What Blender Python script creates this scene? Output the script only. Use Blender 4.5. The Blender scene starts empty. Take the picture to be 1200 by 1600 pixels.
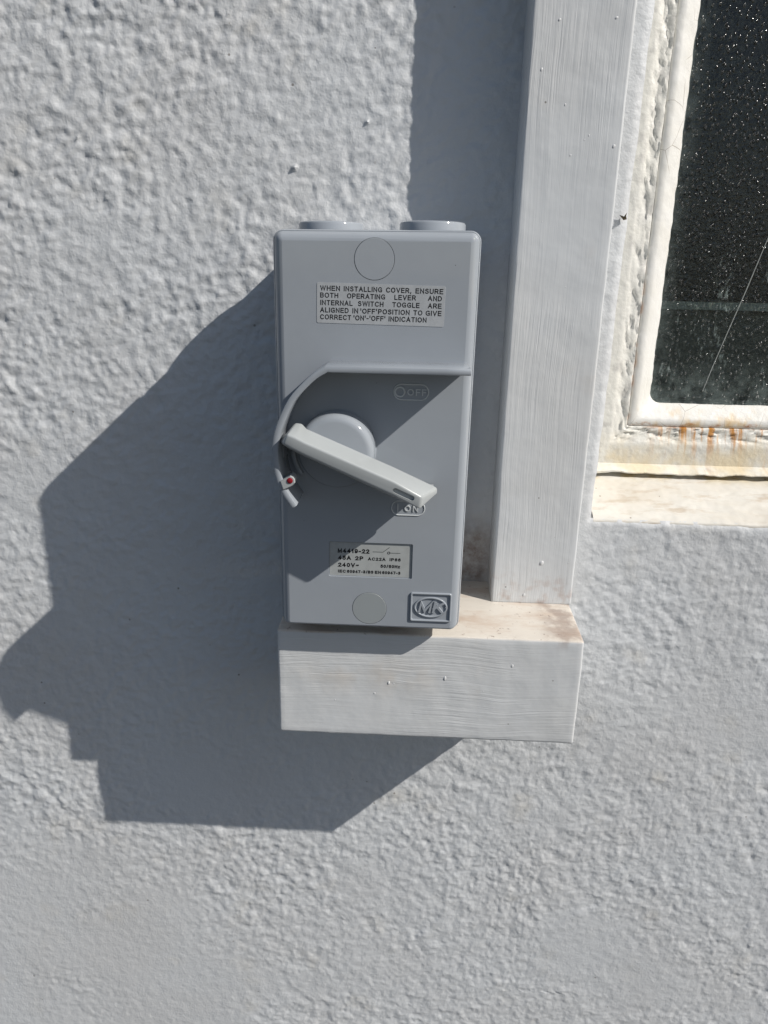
import bpy, bmesh, math, random
import numpy as np
from mathutils import Vector, Matrix

sc = bpy.context.scene
COL = sc.collection
random.seed(7)

# ------------------------------------------------------------------ camera
# x = right along the wall, y = into the wall (wall face at y = 0), z = up; origin on the wall behind the switch centre
cam_d = bpy.data.cameras.new('camera')
cam = bpy.data.objects.new('camera', cam_d)
COL.objects.link(cam)
rt = Vector((0.99876836, 0.04523477, 0.0203857))
up = Vector((-0.03321277, 0.30429482, 0.95199873))
fw = Vector((-0.03686019, 0.95150327, -0.30542241))
M = Matrix.Identity(4)
for i in range(3):
    M[i][0], M[i][1], M[i][2] = rt[i], up[i], -fw[i]
M.translation = Vector((0.018, -0.4009, 0.0732))
cam.matrix_world = M
cam_d.sensor_width = 36
cam_d.lens = 36 * 1180.3 / 1600
cam_d.clip_start = 0.01
cam_d.clip_end = 1000
sc.camera = cam

# ------------------------------------------------------------------ light
SUN = Vector((1.99, -1.0, 1.817)).normalized()
w = bpy.data.worlds.new('World')
sc.world = w
w.use_nodes = True
nt = w.node_tree
nt.nodes.clear()
sky = nt.nodes.new('ShaderNodeTexSky')
sky.sky_type = 'NISHITA'
sky.sun_disc = False
sky.sun_elevation = math.asin(SUN.z)
sky.sun_rotation = math.atan2(SUN.x, SUN.y)
sky.air_density = 1.0
sky.dust_density = 1.2
bg = nt.nodes.new('ShaderNodeBackground')
bg.inputs['Strength'].default_value = 0.066
wo = nt.nodes.new('ShaderNodeOutputWorld')
nt.links.new(sky.outputs[0], bg.inputs[0])
nt.links.new(bg.outputs[0], wo.inputs[0])
sun_d = bpy.data.lights.new('sun', 'SUN')
sun_d.energy = 4.2
sun_d.angle = math.radians(0.5)
sun_d.color = (1.0, 0.95, 0.88)
sun = bpy.data.objects.new('sun', sun_d)
COL.objects.link(sun)
sun.rotation_euler = SUN.to_track_quat('Z', 'Y').to_euler()
sun.location = SUN * 5
sc.view_settings.view_transform = 'Standard'
sc.view_settings.look = 'None'
sc.view_settings.gamma = 1
sc.view_settings.use_curve_mapping = False
sc.view_settings.exposure = 0.12

# ------------------------------------------------------------------ helpers
def tag(o, label=None, cat=None, group=None, kind=None):
    for k, v in (('label', label), ('category', cat), ('group', group), ('kind', kind)):
        if v:
            o[k] = v
    return o

def link(name, me, mat=None, parent=None, smooth=None):
    o = bpy.data.objects.new(name, me)
    COL.objects.link(o)
    if mat:
        me.materials.clear()
        me.materials.append(mat)
    if smooth is not None:
        me.shade_smooth()
        me.set_sharp_from_angle(angle=math.radians(smooth))
    if parent:
        o.parent = parent
    return o

def empty(name, loc=(0, 0, 0)):
    o = bpy.data.objects.new(name, None)
    o.empty_display_size = 0.02
    o.location = loc
    COL.objects.link(o)
    return o

def mesh(name, verts, faces, fix=True):
    me = bpy.data.meshes.new(name)
    me.from_pydata([tuple(map(float, v)) for v in verts], [], faces)
    if fix:
        bm = bmesh.new()
        bm.from_mesh(me)
        bmesh.ops.recalc_face_normals(bm, faces=bm.faces)
        bm.to_mesh(me)
        bm.free()
    me.update()
    return me

def apply_mods(o):
    dg = bpy.context.evaluated_depsgraph_get()
    dg.update()
    me = bpy.data.meshes.new_from_object(o.evaluated_get(dg))
    o.modifiers.clear()
    o.data = me
    return o

def bevel(o, width, seg=2, angle=30):
    m = o.modifiers.new('b', 'BEVEL')
    m.width = width
    m.segments = seg
    m.limit_method = 'ANGLE'
    m.angle_limit = math.radians(angle)
    return apply_mods(o)

def cut(o, cutter_me):
    c = bpy.data.objects.new('cutter', cutter_me)
    COL.objects.link(c)
    m = o.modifiers.new('c', 'BOOLEAN')
    m.operation = 'DIFFERENCE'
    m.solver = 'EXACT'
    m.object = c
    apply_mods(o)
    bpy.data.objects.remove(c)
    return o

def loft(loops, closed=True, caps=(True, True)):
    n = len(loops[0])
    v = [p for l in loops for p in l]
    f = []
    for a in range(len(loops) - 1):
        for i in range(n if closed else n - 1):
            j = (i + 1) % n
            f.append((a * n + i, a * n + j, (a + 1) * n + j, (a + 1) * n + i))
    if closed and caps[0]:
        f.append(tuple(range(n))[::-1])
    if closed and caps[1]:
        f.append(tuple((len(loops) - 1) * n + i for i in range(n)))
    return v, f

def rrect(x0, x1, z0, z1, r, n=6):
    r = max(r, 1e-5)
    pts = []
    for cx, cz, a0 in ((x1 - r, z1 - r, 0), (x0 + r, z1 - r, 90), (x0 + r, z0 + r, 180), (x1 - r, z0 + r, 270)):
        for k in range(n + 1):
            a = math.radians(a0 + 90 * k / n)
            pts.append((cx + r * math.cos(a), cz + r * math.sin(a)))
    return pts

def circ(cx, cz, rx, rz=None, n=40, a0=0, a1=2 * math.pi):
    rz = rz or rx
    return [(cx + rx * math.cos(a0 + (a1 - a0) * i / n), cz + rz * math.sin(a0 + (a1 - a0) * i / n)) for i in range(n)]

def ring_mesh(name, outer, inner, y0, y1, rnd=0.0002):
    """raised band between two outlines (same point count), from y0 out to y1"""
    n = len(outer)
    def mix(a, b, t):
        return [(p[0] + (q[0] - p[0]) * t, p[1] + (q[1] - p[1]) * t) for p, q in zip(a, b)]
    secs = [(0, y0), (0.05, y1 + rnd * 1.2), (0.2, y1 + rnd * .3), (0.5, y1), (0.8, y1 + rnd * .3), (0.95, y1 + rnd * 1.2), (1, y0)]
    loops = [[(x, y, z) for x, z in mix(outer, inner, t)] for t, y in secs]
    v, f = loft(loops, True, (False, False))
    return mesh(name, v, f)

def disc_mesh(name, outline, secs, c=None):
    """solid from an outline: secs = (inset, y) list from back to front; inset scales about centre"""
    a = np.array(outline)
    c = a.mean(0) if c is None else np.array(c)
    rr = np.abs(a - c).max()
    loops = []
    for ins, y in secs:
        b = c + (a - c) * (1 - ins / rr)
        loops.append([(p[0], y, p[1]) for p in b])
    v, f = loft(loops)
    return mesh(name, v, f)

# plain sans-serif capitals drawn as strokes, laid in the xz plane facing -y
def _arc(cx, cy, rx, ry, a0, a1, n=9):
    return [(cx + rx * math.cos(math.radians(a0 + (a1 - a0) * i / n)), cy + ry * math.sin(math.radians(a0 + (a1 - a0) * i / n))) for i in range(n + 1)]
def _o(w_, n=22):
    return _arc(w_ / 2, .5, w_ / 2, .5, 90, 450, n)
# glyph: (width, strokes); a point list starting with 'c' is closed
GL = {
 'A': (.74, [[(0, 0), (.37, 1), (.74, 0)], [(.14, .34), (.60, .34)]]),
 'B': (.62, [[(0, 0), (0, 1), (.34, 1)] + _arc(.34, .76, .24, .24, 90, -90) + [(0, .52)], [(.34, .52)] + _arc(.36, .26, .26, .26, 90, -90) + [(0, 0)]]),
 'C': (.72, [_arc(.40, .5, .40, .5, 42, 318, 16)]),
 'D': (.68, [[(0, 0), (0, 1), (.30, 1)] + _arc(.30, .5, .38, .5, 90, -90, 12) + [(0, 0)]]),
 'E': (.58, [[(.58, 1), (0, 1), (0, 0), (.60, 0)], [(0, .52), (.54, .52)]]),
 'F': (.54, [[(.56, 1), (0, 1), (0, 0)], [(0, .50), (.48, .50)]]),
 'G': (.76, [_arc(.40, .5, .40, .5, 45, 322, 16) + [(.74, .12), (.74, .46), (.44, .46)]]),
 'H': (.64, [[(0, 0), (0, 1)], [(.64, 0), (.64, 1)], [(0, .52), (.64, .52)]]),
 'I': (.0, [[(0, 0), (0, 1)]]),
 'K': (.66, [[(0, 0), (0, 1)], [(.62, 1), (0, .36)], [(.22, .58), (.66, 0)]]),
 'L': (.50, [[(0, 1), (0, 0), (.52, 0)]]),
 'M': (.76, [[(0, 0), (0, 1), (.38, .06), (.76, 1), (.76, 0)]]),
 'N': (.64, [[(0, 0), (0, 1), (.64, 0), (.64, 1)]]),
 'O': (.80, [_o(.80)]),
 'P': (.60, [[(0, 0), (0, 1), (.34, 1)] + _arc(.34, .72, .26, .28, 90, -90) + [(0, .44)]]),
 'R': (.66, [[(0, 0), (0, 1), (.36, 1)] + _arc(.36, .74, .26, .26, 90, -90) + [(0, .48)], [(.34, .48), (.48, .30), (.66, 0)]]),
 'S': (.60, [_arc(.30, .75, .27, .25, 25, 200, 9) + _arc(.30, .27, .30, .27, 75, -160, 11)]),
 'T': (.62, [[(0, 1), (.62, 1)], [(.31, 1), (.31, 0)]]),
 'U': (.64, [[(0, 1), (0, .32)] + _arc(.32, .32, .32, .32, 180, 360, 10) + [(.64, 1)]]),
 'V': (.70, [[(0, 1), (.35, 0), (.70, 1)]]),
 'W': (1.02, [[(0, 1), (.25, 0), (.51, 1), (.77, 0), (1.02, 1)]]),
 '0': (.54, [_o(.54)]),
 '1': (.30, [[(0, .76), (.24, 1), (.24, 0)]]),
 '2': (.54, [_arc(.27, .73, .26, .27, 165, -35, 9) + [(.0, 0), (.56, 0)]]),
 '3': (.54, [_arc(.26, .75, .24, .25, 160, -80, 9) + _arc(.26, .27, .28, .27, 80, -160, 10)]),
 '4': (.58, [[(.42, 0), (.42, 1), (0, .30), (.58, .30)]]),
 '5': (.54, [[(.50, 1), (.10, 1), (.03, .50)] + _arc(.26, .33, .28, .33, 120, -155, 11)]),
 '6': (.54, [_arc(.28, .32, .26, .32, 0, 360, 16), [(.02, .36)] + _arc(.30, .60, .28, .40, 175, 40, 8)]),
 '7': (.54, [[(0, 1), (.54, 1), (.20, 0)]]),
 '9': (.54, [_arc(.27, .68, .26, .32, 0, 360, 16), [(.53, .64)] + _arc(.25, .40, .28, .40, -5, -140, 8)]),
 '-': (.30, [[(0, .40), (.30, .40)]]),
 '/': (.30, [[(0, -.02), (.30, 1.02)]]),
 "'": (.0, [[(0, .72), (0, 1.04)]]),
 ',': (.06, [[(.05, .04), (.0, -.20)]]),
 '~': (.46, [[(0, .42), (.10, .54), (.20, .52), (.30, .42), (.38, .40), (.46, .54)]]),
 'z': (.42, [[(0, .68), (.42, .68), (0, 0), (.44, 0)]]),
}
def letters(name, items, y, mat, parent, bold=.16, depth=0.0, shear=0.0, rot=0.0, pivot=(0, 0)):
    """items: (string, x0, x1, z_base, cap_height) in metres; bold = stroke width / cap height"""
    V, F = [], []
    lift = 0
    for s, x0, x1, zb, ch in items:
        gap = .21 + bold
        tot = sum(GL[c][0] for c in s) + gap * (len(s) - 1) + bold
        k = (x1 - x0) / tot
        wx, wz = bold * ch, bold * ch                        # stroke width
        cur = bold / 2
        for c in s:
            gw, strokes = GL[c]
            for st in strokes:
                P = [np.array((x0 + (cur + p[0]) * k + shear * p[1] * ch, zb + wz / 2 + p[1] * (ch - wz))) for p in st]
                P = [P[0]] + [P[i] for i in range(1, len(P)) if np.linalg.norm(P[i] - P[i - 1]) > 1e-7]
                closed = np.linalg.norm(P[0] - P[-1]) < 1e-7
                if closed:
                    P = P[:-1]
                n = len(P)
                Lp, Rp = [], []
                for i in range(n):
                    pa = P[i - 1] if (i or closed) else None
                    pb = P[(i + 1) % n] if (i < n - 1 or closed) else None
                    d1 = (P[i] - pa) if pa is not None else (pb - P[i])
                    d2 = (pb - P[i]) if pb is not None else d1
                    d1 = d1 / np.linalg.norm(d1); d2 = d2 / np.linalg.norm(d2)
                    t = d1 + d2
                    t = t / max(np.linalg.norm(t), .3)
                    nn = np.array((-t[1], t[0])) / max(.42, float(np.dot(t, d1)))
                    q = P[i].copy()
                    if not closed and i in (0, n - 1):
                        q = q + (d1 if i else -d1) * wx * .5
                    Lp.append(q + nn * wx / 2); Rp.append(q - nn * wx / 2)
                o = len(V)
                yy = y - depth - 1.5e-6 * (lift % 7)
                lift += 1
                if depth:
                    ins = .22
                    for a_, b_ in zip(Lp, Rp):
                        m_ = (a_ + b_) / 2
                        V.append((a_[0], y, a_[1])); V.append((m_[0] + (a_[0] - m_[0]) * (1 - ins), yy, m_[1] + (a_[1] - m_[1]) * (1 - ins)))
                        V.append((m_[0] + (b_[0] - m_[0]) * (1 - ins), yy, m_[1] + (b_[1] - m_[1]) * (1 - ins))); V.append((b_[0], y, b_[1]))
                    for i in range(n if closed else n - 1):
                        j = (i + 1) % n
                        for e in range(3):
                            F.append((o + i * 4 + e, o + j * 4 + e, o + j * 4 + e + 1, o + i * 4 + e + 1))
                    if not closed:
                        F.append((o, o + 1, o + 2, o + 3)); F.append(tuple(o + (n - 1) * 4 + e for e in (3, 2, 1, 0)))
                else:
                    for a_, b_ in zip(Lp, Rp):
                        V.append((a_[0], yy, a_[1])); V.append((b_[0], yy, b_[1]))
                    for i in range(n if closed else n - 1):
                        j = (i + 1) % n
                        F.append((o + i * 2, o + i * 2 + 1, o + j * 2 + 1, o + j * 2))
            cur += gw + gap
    if rot:
        cr, sr = math.cos(rot), math.sin(rot)
        V = [(pivot[0] + (x - pivot[0]) * cr - (z - pivot[1]) * sr, yy, pivot[1] + (x - pivot[0]) * sr + (z - pivot[1]) * cr) for x, yy, z in V]
    me = mesh(name, V, F, fix=bool(depth))
    if not depth:
        bm = bmesh.new(); bm.from_mesh(me); bm.normal_update()
        for f in bm.faces:
            if f.normal.y > 0:
                f.normal_flip()
        bm.to_mesh(me); bm.free()
    return link(name, me, mat, parent)

# numpy gradient noise -------------------------------------------------
def gnoise(x, y, seed=0):
    rng = np.random.RandomState(seed)
    perm = rng.permutation(256)
    ang = rng.rand(256) * 2 * np.pi
    gx, gy = np.cos(ang), np.sin(ang)
    xi, yi = np.floor(x).astype(int), np.floor(y).astype(int)
    xf, yf = x - xi, y - yi
    u = xf * xf * xf * (xf * (xf * 6 - 15) + 10)
    v = yf * yf * yf * (yf * (yf * 6 - 15) + 10)
    def g(ix, iy, dx, dy):
        h = perm[(perm[ix & 255] + iy) & 255]
        return gx[h] * dx + gy[h] * dy
    n00 = g(xi, yi, xf, yf); n10 = g(xi + 1, yi, xf - 1, yf)
    n01 = g(xi, yi + 1, xf, yf - 1); n11 = g(xi + 1, yi + 1, xf - 1, yf - 1)
    a = n00 + u * (n10 - n00); b = n01 + u * (n11 - n01)
    return (a + v * (b - a)) * 1.5

def sstep(a, b, x):
    t = np.clip((x - a) / (b - a), 0, 1)
    return t * t * (3 - 2 * t)

# ------------------------------------------------------------------ materials
class NB:
    """tiny node builder"""
    def __init__(s, name):
        s.m = bpy.data.materials.new(name)
        s.m.use_nodes = True
        s.t = s.m.node_tree
        s.t.nodes.clear()
        s.out = s.n('ShaderNodeOutputMaterial')
        s.p = s.n('ShaderNodeBsdfPrincipled')
        s.l(s.p.outputs[0], s.out.inputs[0])
        s.co = s.n('ShaderNodeTexCoord').outputs['Object']
    def n(s, t):
        return s.t.nodes.new(t)
    def l(s, a, b):
        s.t.links.new(a, b)
    def put(s, sock, v):
        if isinstance(v, bpy.types.NodeSocket):
            s.l(v, sock)
        else:
            sock.default_value = v
    def mapping(s, scale=(1, 1, 1), loc=(0, 0, 0), rot=(0, 0, 0), vec=None):
        m = s.n('ShaderNodeMapping')
        s.l(vec or s.co, m.inputs[0])
        m.inputs['Scale'].default_value = scale
        m.inputs['Location'].default_value = loc
        m.inputs['Rotation'].default_value = rot
        return m.outputs[0]
    def noise(s, scale, detail=3, rough=.55, dist=0, vec=None):
        m = s.n('ShaderNodeTexNoise')
        s.l(vec or s.co, m.inputs['Vector'])
        m.inputs['Scale'].default_value = scale
        m.inputs['Detail'].default_value = detail
        m.inputs['Roughness'].default_value = rough
        m.inputs['Distortion'].default_value = dist
        return m.outputs[0]
    def voro(s, scale, feature='F1', vec=None, rnd=1.0):
        m = s.n('ShaderNodeTexVoronoi')
        m.feature = feature
        s.l(vec or s.co, m.inputs['Vector'])
        m.inputs['Scale'].default_value = scale
        m.inputs['Randomness'].default_value = rnd
        return m.outputs['Distance']
    def math(s, op, a, b=0.0, c=None, clamp=False):
        m = s.n('ShaderNodeMath')
        m.operation = op
        m.use_clamp = clamp
        s.put(m.inputs[0], a); s.put(m.inputs[1], b)
        if c is not None:
            s.put(m.inputs[2], c)
        return m.outputs[0]
    def ramp(s, v, a, b, lo=0.0, hi=1.0):
        m = s.n('ShaderNodeMapRange')
        m.interpolation_type = 'SMOOTHSTEP'
        s.put(m.inputs[0], v)
        m.inputs[1].default_value = a; m.inputs[2].default_value = b
        m.inputs[3].default_value = lo; m.inputs[4].default_value = hi
        return m.outputs[0]
    def sep(s, axis):
        m = s.n('ShaderNodeSeparateXYZ')
        s.l(s.co, m.inputs[0])
        return m.outputs['XYZ'.index(axis)]
    def mix(s, f, a, b, mode='MIX'):
        m = s.n('ShaderNodeMix')
        m.data_type = 'RGBA'
        m.blend_type = mode
        s.put(m.inputs[0], f)
        s.put(m.inputs[6], (*a, 1) if isinstance(a, tuple) else a)
        s.put(m.inputs[7], (*b, 1) if isinstance(b, tuple) else b)
        return m.outputs[2]
    def bump(s, h, strength=.5, dist=.001, prev=None):
        m = s.n('ShaderNodeBump')
        m.inputs['Strength'].default_value = strength
        m.inputs['Distance'].default_value = dist
        s.l(h, m.inputs['Height'])
        if prev:
            s.l(prev, m.inputs['Normal'])
        return m.outputs[0]
    def done(s, col, rough=.5, normal=None, spec=.5):
        s.put(s.p.inputs['Base Color'], (*col, 1) if isinstance(col, tuple) else col)
        s.put(s.p.inputs['Roughness'], rough)
        s.p.inputs['Specular IOR Level'].default_value = spec
        if normal:
            s.l(normal, s.p.inputs['Normal'])
        return s.m

def box_mask(b, x0, x1, z0, z1, soft):
    X, Z = b.sep('X'), b.sep('Z')
    m = b.math('MULTIPLY', b.ramp(X, x0 - soft, x0 + soft), b.ramp(X, x1 + soft, x1 - soft))
    m = b.math('MULTIPLY', m, b.ramp(Z, z0 - soft, z0 + soft))
    return b.math('MULTIPLY', m, b.ramp(Z, z1 + soft, z1 - soft))

WHITE = (.592, .612, .632)
def mat_wall():
    b = NB('wall_paint')
    c = b.mix(b.ramp(b.noise(9, 4), .35, .7), WHITE, (.575, .585, .595))
    c = b.mix(b.ramp(b.noise(30, 3, vec=b.mapping(loc=(3, 1, 2))), .56, .8, 0, .5), c, (.60, .575, .52))
    # fine dark specks of dirt
    sp = b.math('LESS_THAN', b.voro(95), .06)
    sp = b.math('MULTIPLY', sp, b.ramp(b.noise(14, 2, vec=b.mapping(loc=(9, 2, 5))), .52, .62))
    c = b.mix(b.math('MULTIPLY', sp, .7), c, (.18, .16, .14))
    # brown grime gathered in the corner where the batten meets the ledge
    g = box_mask(b, .030, .064, -.100, -.062, .010)
    g = b.math('MULTIPLY', g, b.ramp(b.noise(150, 5, .7), .25, .75, .25, .95))
    c = b.mix(g, c, (.20, .145, .115))
    g = box_mask(b, -.052, -.040, -.106, -.078, .006)
    g = b.math('MULTIPLY', g, b.ramp(b.noise(170, 5, .7), .40, .75, 0, .8))
    c = b.mix(g, c, (.20, .16, .13))
    h = b.noise(700, 3, .6)
    n = b.bump(h, .35, .0006)
    n = b.bump(b.noise(240, 3, .6), .30, .0012, n)
    return b.done(c, .52, n, .35)

def mat_trim(axis):
    b = NB('brushed_paint_' + ('upright' if axis == 'z' else 'ledge'))
    sc1 = (1, 1, .022) if axis == 'z' else (.03, 1, 1)
    sc2 = (1, 1, .02) if axis == 'z' else (.02, 1, 1)
    wob = b.n('ShaderNodeVectorMath'); wob.operation = 'MULTIPLY_ADD'
    nz = b.n('ShaderNodeTexNoise'); b.l(b.co, nz.inputs['Vector']); nz.inputs['Scale'].default_value = 16; nz.inputs['Detail'].default_value = 1.5
    b.l(nz.outputs[1], wob.inputs[0])
    wob.inputs[1].default_value = (.004, 0, .002) if axis == 'z' else (.002, 0, .013)
    b.l(b.co, wob.inputs[2])
    wv = wob.outputs[0]
    h1 = b.noise(520, 4, .65, vec=b.mapping(sc1, vec=wv))
    h2 = b.noise(1500, 3, .6, vec=b.mapping(sc2, vec=wv))
    hl = b.noise(60, 3, .5)
    n = b.bump(hl, .20 if axis == 'z' else .20, .0022)
    pm = b.ramp(b.noise(26, 3, vec=b.mapping(loc=(5, 2, 9))), .35, .65, .25, 1.0)
    h1 = b.math('MULTIPLY', h1, pm)
    h2 = b.math('MULTIPLY', h2, pm)
    n = b.bump(h1, .52 if axis == 'z' else .55, .0006, n)
    n = b.bump(h2, .35, .0004, n)
    base = (.612, .633, .650)
    c = b.mix(b.ramp(b.noise(14, 3), .35, .7), base, (.600, .612, .618))
    c = b.mix(b.ramp(b.noise(45, 4, vec=b.mapping(loc=(4, 4, 1))), .60, .78, 0, .18), c, (.60, .55, .49))
    sp = b.math('LESS_THAN', b.voro(110), .05)
    sp = b.math('MULTIPLY', sp, b.ramp(b.noise(25, 2, vec=b.mapping(loc=(1, 7, 5))), .55, .62))
    c = b.mix(b.math('MULTIPLY', sp, .75), c, (.14, .12, .10))
    if axis == 'x':
        # settled dust on the top of the ledge: cream, pinkish and brown blotches
        Z = b.sep('Z')
        top = b.ramp(Z, -.0985, -.0972)
        c = b.mix(top, c, (.65, .605, .54))
        c = b.mix(b.math('MULTIPLY', top, b.ramp(b.noise(75, 5, .65, vec=b.mapping((.4, 1, 1))), .44, .74)), c, (.52, .42, .34))
        c = b.mix(b.math('MULTIPLY', top, b.ramp(b.noise(260, 4, .7), .60, .74)), c, (.22, .15, .12))
        g = box_mask(b, .088, .110, -.099, -.090, .006)
        c = b.mix(b.math('MULTIPLY', g, b.ramp(b.noise(110, 4), .42, .62, 0, .75)), c, (.27, .20, .17))
        # faint tea coloured blotch on the front
        g = box_mask(b, -.03, .03, -.128, -.112, .010)
        c = b.mix(b.math('MULTIPLY', g, b.ramp(b.noise(60, 3), .40, .7, 0, .45)), c, (.55, .49, .42))
    else:
        Z = b.sep('Z')
        g = b.ramp(Z, -.070, -.094)
        c = b.mix(b.math('MULTIPLY', g, b.ramp(b.noise(150, 4), .46, .70, 0, .55)), c, (.42, .32, .27))
    return b.done(c, .42, n, .45)

def mat_plastic(name, col, rough=.32, spec=.5):
    b = NB(name)
    c = b.mix(b.ramp(b.noise(60, 3), .3, .75), col, tuple(v * .97 for v in col))
    sp = b.math('LESS_THAN', b.voro(130), .045)
    sp = b.math('MULTIPLY', sp, b.ramp(b.noise(40, 2, vec=b.mapping(loc=(2, 3, 8))), .53, .60))
    c = b.mix(b.math('MULTIPLY', sp, .8), c, (.10, .10, .10))
    # very faint waviness of moulded plastic and a little handling haze
    n = b.bump(b.noise(45, 2), .12, .0012)
    r = b.ramp(b.noise(35, 4), .3, .8, rough - .03, rough + .05)
    return b.done(c, r, n, spec)

def mat_plain(name, col, rough=.5, spec=.4):
    b = NB(name)
    c = b.mix(b.ramp(b.noise(300, 3), .3, .7), col, tuple(v * .9 for v in col))
    return b.done(c, rough, None, spec)

def mat_frame():
    b = NB('old_window_paint')
    c = b.mix(b.ramp(b.noise(40, 4), .35, .7), (.70, .69, .64), (.66, .655, .62))
    c = b.mix(b.ramp(b.noise(130, 4, vec=b.mapping(loc=(1, 1, 6))), .52, .68, 0, .6), c, (.47, .46, .44))
    Z = b.sep('Z'); X = b.sep('X')
    # rust weeping from the joint under the putty: streaks that run down from z = -0.0105
    st = b.noise(1, 4, .6, vec=b.mapping((170, 1, 22)))
    m = b.math('MULTIPLY', b.ramp(st, .50, .62), b.ramp(Z, -.034, -.012, .25, 1.0))
    m = b.math('MULTIPLY', m, b.ramp(Z, -.007, -.0105))
    m = b.math('MULTIPLY', m, b.ramp(X, .150, .172))
    c = b.mix(m, c, (.50, .23, .055))
    ed = b.math('MULTIPLY', b.ramp(b.math('ABSOLUTE', b.math('ADD', Z, .0112)), .0026, .0004), b.ramp(b.noise(200, 6, .7, vec=b.mapping((.6, 1, 1))), .44, .68))
    ed = b.math('MULTIPLY', ed, b.ramp(X, .142, .150))
    c = b.mix(ed, c, (.34, .12, .025))
    # rusty line up the side joint
    sd = b.math('MULTIPLY', b.ramp(b.math('ABSOLUTE', b.math('SUBTRACT', X, .1446)), .0018, .0003), b.ramp(b.noise(70, 4, vec=b.mapping((.3, 1, 1))), .52, .62))
    sd = b.math('MULTIPLY', sd, b.math('MULTIPLY', b.ramp(Z, -.012, -.005), b.ramp(Z, .085, .05)))
    c = b.mix(sd, c, (.45, .20, .05))
    # general yellowing low down
    yl = b.math('MULTIPLY', b.ramp(Z, -.012, -.030), b.ramp(b.noise(55, 3), .35, .65, 0, .75))
    c = b.mix(yl, c, (.66, .56, .38))
    n = b.bump(b.noise(350, 4, .65), .5, .0007)
    n = b.bump(b.noise(90, 3, .6), .4, .0018, n)
    return b.done(c, .45, n, .4)

def mat_putty():
    b = NB('white_putty')
    c = b.mix(b.ramp(b.noise(60, 4), .35, .7), (.74, .735, .71), (.70, .69, .65))
    Z = b.sep('Z')
    m = b.math('MULTIPLY', b.ramp(b.noise(1, 3, vec=b.mapping((80, 1, 60))), .50, .68), b.ramp(Z, .004, -.010))
    c = b.mix(m, c, (.66, .50, .30))
    ed = b.math('MULTIPLY', b.ramp(b.math('ABSOLUTE', b.math('ADD', Z, .0104)), .0022, .0002), b.ramp(b.noise(190, 6, .7, vec=b.mapping((.6, 1, 1))), .48, .70))
    c = b.mix(ed, c, (.40, .15, .035))
    cr = b.math('LESS_THAN', b.voro(55, 'DISTANCE_TO_EDGE'), .006)
    cr = b.math('MULTIPLY', cr, b.ramp(b.noise(30, 2), .46, .54))
    c = b.mix(b.math('MULTIPLY', cr, .8), c, (.30, .27, .23))
    n = b.bump(b.noise(260, 4, .6), .4, .0008)
    return b.done(c, .4, n, .45)

def mat_sill():
    b = NB('sill_paint')
    c = b.mix(b.ramp(b.noise(50, 4, vec=b.mapping((.3, 1, 1))), .35, .7), (.66, .64, .59), (.60, .56, .49))
    c = b.mix(b.ramp(b.noise(150, 5, .65, vec=b.mapping((.35, 1, 1))), .50, .70, 0, .7), c, (.48, .40, .31))
    Y = b.sep('Y')
    c = b.mix(b.math('MULTIPLY', b.ramp(Y, .030, .044), b.ramp(b.noise(60, 3, vec=b.mapping(loc=(0, 0, 3))), .42, .62, 0, .8)), c, (.52, .40, .17))
    sp = b.math('LESS_THAN', b.voro(120), .07)
    sp = b.math('MULTIPLY', sp, b.ramp(b.noise(25, 2), .50, .6))
    c = b.mix(b.math('MULTIPLY', sp, .7), c, (.2, .15, .1))
    n = b.bump(b.noise(320, 4, .6, vec=b.mapping((.5, 1, 1))), .45, .0007)
    return b.done(c, .5, n, .4)

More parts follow.
